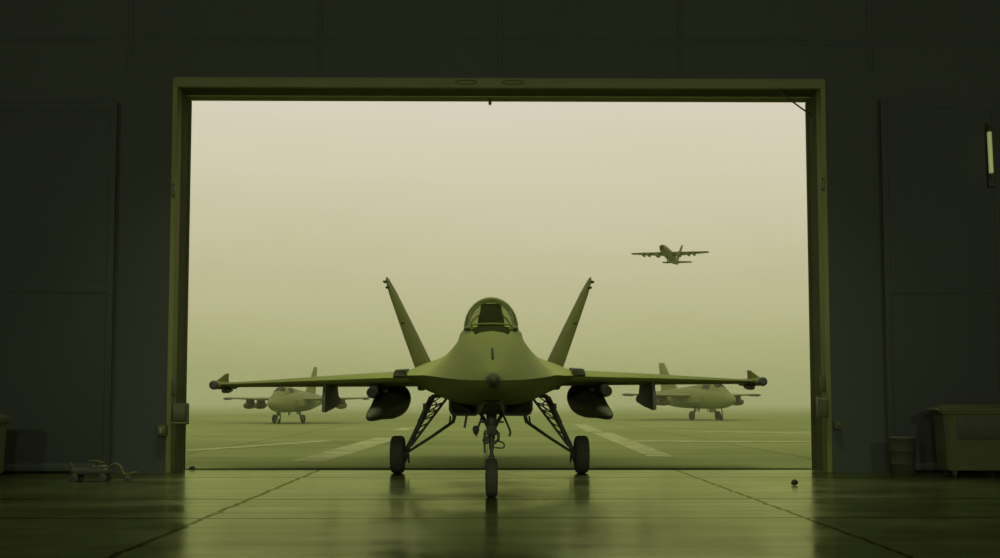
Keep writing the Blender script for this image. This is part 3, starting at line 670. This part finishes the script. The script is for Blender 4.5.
g = G(698, 420.3); far_jet('pale jet parked right of the big fighter, nose turned to the right', (g.x, g.y + 1.3, 0), R(22), 1.18, True)

# ------------------------------------------------------------------ aeroplane in the air
D = 330; k = D / F
c = P(669.5, 256, D)
a = empty('aeroplane', c); a.rotation_euler = (R(-10), R(1.3), R(-23))
tag(a, 'large aeroplane with engines under straight wings climbing through the sky', 'aeroplane')
L0, L1 = -9.0, 9.5
MB().lathe((0, L0, .0), (0, L1, .35), [(0, .12), (.012, .42), (.05, .78), (.12, 1.08), (.3, 1.25), (.6, 1.25), (.8, .95), (.95, .4), (1, .15)], 24).build('fuselage', M['plane'], a, smooth=60)
m = MB(); m.lathe((0, L0 - .02, .0), (0, L0 + .35, .0), [(0, .2), (1, .66)], 18); m.build('nose_cap', M['jet_dark'], a)
m = MB(); m.box((-.5, L0 + .9, .52), (.5, L0 + 1.35, .80), .1); m.build('flight_deck_window', M['far_glass'], a)
for s in (-1, 1):
    m = MB(); m.loft([foil(s * .6, -2.2, 1.9, .45, .55), foil(s * 5, -1.6, 1.3, .62, .36), foil(s * 10.9, -.6, .9, .92, .2)]); wg = m.build('wing', M['plane'], a, smooth=60)
    for xx, ry in ((3.0, .62), (5.6, .42), (7.1, .42)):
        zz = .55 + (xx - 1) * .035
        MB().lathe((s * xx, -2.7, zz - .72), (s * xx, .6, zz - .68), [(0, ry * .7), (.05, ry), (.5, ry), (.85, ry * .6), (1, ry * .25)], 14).build('engine', M['plane'], wg)
        MB().box((s * xx - .14, -1.6, zz - .6), (s * xx + .14, .5, zz), .04).build('engine_pylon', M['plane'], wg)
    m = MB(); m.loft([foil(s * .2, 7.0, 9.2, .55, .25), foil(s * 4.2, 8.0, 9.4, .7, .1)]); m.build('tailplane', M['plane'], a, smooth=60)
m = MB(); m.loft([foil(0, 6.2, 9.4, .5, .4, ver=True), foil(1.1, 8.6, 10.0, 5.8, .28, ver=True)]); m.build('tail_fin', M['plane'], a, smooth=60)
MB().box((-.35, -1.0, -2.3), (-.15, -.4, -.9), .05).build('gear_strut', M['jet_dark'], a)

# ------------------------------------------------------------------ unseen fill lamps added to brighten nose and wings (above the frame)
def overhead_fill_lamp(x, y, z, power, label, spread=75):
    o = empty('overhead_fill_lamp', (x, y, z)); tag(o, label, 'lamp', 'unseen fill lamps added over the jet')
    MB().box((-1.0, -.35, 0), (1.0, .35, .18), .03).build('housing', M['reveal'], o)
    MB().box((-.95, -.3, -.02), (.95, .3, .005), .005).build('diffuser', M['lamp'], o)
    MB().tube([(-.7, 0, .17), (-.7, 0, H - z)], .02, 6).build('hanger', M['strut'], o)
    MB().tube([(.7, 0, .17), (.7, 0, H - z)], .02, 6).build('hanger', M['strut'], o)
    ld = bpy.data.lights.new('fill_light', 'AREA'); ld.shape = 'RECTANGLE'; ld.size = 1.8; ld.size_y = .55; ld.energy = power
    ld.color = (.95, 1.0, .66); ld.spread = R(spread)
    lo = bpy.data.objects.new('fill_light', ld); COL.objects.link(lo); lo.parent = o; lo.location = (0, 0, -.03)
NOSE_FILL, WING_FILL, REAR_FILL = 40, 70, 500
for (x, y, pw, lab) in ((-2.2, 12.5, NOSE_FILL, 'unseen fill lamp added above the left of the jet nose'), (2.2, 12.5, NOSE_FILL, 'unseen fill lamp added above the right of the jet nose'),
                        (-4.6, 19.4, WING_FILL, 'unseen fill lamp added above the left wing tip'), (-1.9, 19.4, WING_FILL, 'unseen fill lamp added above the left wing root'),
                        (1.9, 19.4, WING_FILL, 'unseen fill lamp added above the right wing root'), (4.6, 19.4, WING_FILL, 'unseen fill lamp added above the right wing tip')):
    overhead_fill_lamp(x, y, 9.9, pw, lab, 72)
def rear_fill_lamp(x, z, power, label):  # unseen light added behind the viewer to lift the dark interior
    o = empty('rear_fill_lamp', (x, -8.2, z)); tag(o, label, 'lamp', 'unseen fill lamps added by the rear wall')
    MB().box((-.6, -.02, -.35), (.6, .22, .35), .03).build('housing', M['reveal'], o)
    MB().box((-.55, .2, -.3), (.55, .225, .3), .005).build('diffuser', M['lamp'], o)
    MB().tube([(0, -.1, -z + .03), (0, -.1, .1)], .06, 10).build('mast', M['strut'], o)
    MB().box((-.5, -.6, -z), (.5, .4, -z + .06), .01).build('base_plate', M['strut'], o)
    ld = bpy.data.lights.new('fill_light', 'AREA'); ld.shape = 'RECTANGLE'; ld.size = 1.05; ld.size_y = .55; ld.energy = power
    ld.color = (.95, 1.0, .66); ld.spread = R(150)
    lo = bpy.data.objects.new('fill_light', ld); COL.objects.link(lo); lo.parent = o; lo.location = (0, .24, 0); lo.rotation_euler = (R(88), 0, 0)
for x, lab in ((-9, 'added fill lamp on a mast behind the viewer, to the left'), (0, 'added fill lamp on a mast straight behind the viewer'), (9, 'added fill lamp on a mast behind the viewer, to the right')):
    rear_fill_lamp(x, 6.5, REAR_FILL, lab)
# ------------------------------------------------------------------ sky and haze
wd = bpy.data.worlds.new('overcast_sky'); scene.world = wd; wd.use_nodes = True
n, l = wd.node_tree.nodes, wd.node_tree.links
bg = n['Background']
tc = n.new('ShaderNodeTexCoord'); sp = n.new('ShaderNodeSeparateXYZ'); l.new(tc.outputs['Generated'], sp.inputs[0])
mp = n.new('ShaderNodeMapping'); mp.inputs['Scale'].default_value = (1.5, 1.5, 5); l.new(tc.outputs['Generated'], mp.inputs['Vector'])
no = n.new('ShaderNodeTexNoise'); no.inputs['Scale'].default_value = 3; no.inputs['Detail'].default_value = 5; l.new(mp.outputs['Vector'], no.inputs['Vector'])
ma = n.new('ShaderNodeMath'); ma.operation = 'MULTIPLY_ADD'; ma.inputs[1].default_value = .05; l.new(no.outputs['Fac'], ma.inputs[0]); 
su = n.new('ShaderNodeMath'); su.operation = 'SUBTRACT'; su.inputs[1].default_value = .025
l.new(sp.outputs[2], ma.inputs[2]); l.new(ma.outputs[0], su.inputs[0])
rp = n.new('ShaderNodeValToRGB'); l.new(su.outputs[0], rp.inputs[0])
def lin(c): return tuple(((v / 255) / 12.92 if v / 255 <= .04045 else ((v / 255 + .055) / 1.055) ** 2.4) for v in c) + (1,)
SKY = [(0.0, (160, 164, 108)), (.03, (174, 174, 124)), (.07, (188, 185, 143)), (.13, (200, 195, 160)), (.19, (210, 204, 176)), (.25, (217, 210, 190)), (.6, (216, 210, 185)), (1.0, (212, 210, 180))]
e = rp.color_ramp.elements
e[0].position, e[0].color = SKY[0][0], lin(SKY[0][1]); e[1].position, e[1].color = SKY[-1][0], lin(SKY[-1][1])
for p, c_ in SKY[1:-1]:
    q = e.new(p); q.color = lin(c_)
l.new(rp.outputs[0], bg.inputs['Color']); bg.inputs['Strength'].default_value = 1.0

hz = bpy.data.materials.new('ground_haze'); hz.use_nodes = True
n, l = hz.node_tree.nodes, hz.node_tree.links; n.clear()
out = n.new('ShaderNodeOutputMaterial'); ad = n.new('ShaderNodeAddShader'); vs = n.new('ShaderNodeVolumeScatter'); va = n.new('ShaderNodeVolumeAbsorption')
vs.inputs['Color'].default_value = (.80, .88, .55, 1); vs.inputs['Density'].default_value = .0020
va.inputs['Color'].default_value = (.6, .75, .2, 1); va.inputs['Density'].default_value = .0008
l.new(vs.outputs[0], ad.inputs[0]); l.new(va.outputs[0], ad.inputs[1]); l.new(ad.outputs[0], out.inputs['Volume'])
hb = MB().box((-700, Y_OUT + 3.0, -.05), (700, 1500, 9.0)).build('haze', hz)
tag(hb, 'thin greenish haze lying over the whole apron', 'haze', kind='stuff')

hz2 = hz.copy(); hz2.name = 'far_haze'
for q in hz2.node_tree.nodes:
    if q.type == 'VOLUME_SCATTER': q.inputs['Density'].default_value = .0112
    if q.type == 'VOLUME_ABSORPTION': q.inputs['Density'].default_value = .003
hb2 = MB().box((-690, 102, -.04), (690, 1490, 5.0)).build('fog_bank', hz2)
hz3 = hz2.copy(); hz3.name = 'mid_haze'
for q in hz3.node_tree.nodes:
    if q.type == 'VOLUME_SCATTER': q.inputs['Density'].default_value = .0026
    if q.type == 'VOLUME_ABSORPTION': q.inputs['Density'].default_value = .0007
tag(MB().box((-680, 89, -.03), (680, 101.9, 3.0)).build('mist', hz3), 'low ground mist around the wheels of the parked jets', 'mist', kind='stuff')
tag(hb2, 'denser low fog hiding the far edge of the apron', 'fog', kind='stuff')

# ------------------------------------------------------------------ view
scene.view_settings.view_transform = 'Standard'; scene.view_settings.look = 'None'
scene.view_settings.exposure = 0; scene.view_settings.gamma = 1; scene.view_settings.use_curve_mapping = False
cy = scene.cycles
cy.max_bounces = 8; cy.diffuse_bounces = 5; cy.glossy_bounces = 4; cy.transparent_max_bounces = 12; cy.volume_bounces = 2
cy.use_denoising = True; cy.sample_clamp_indirect = 4
for o in bpy.data.objects:
    if '_base' in o: del o['_base']
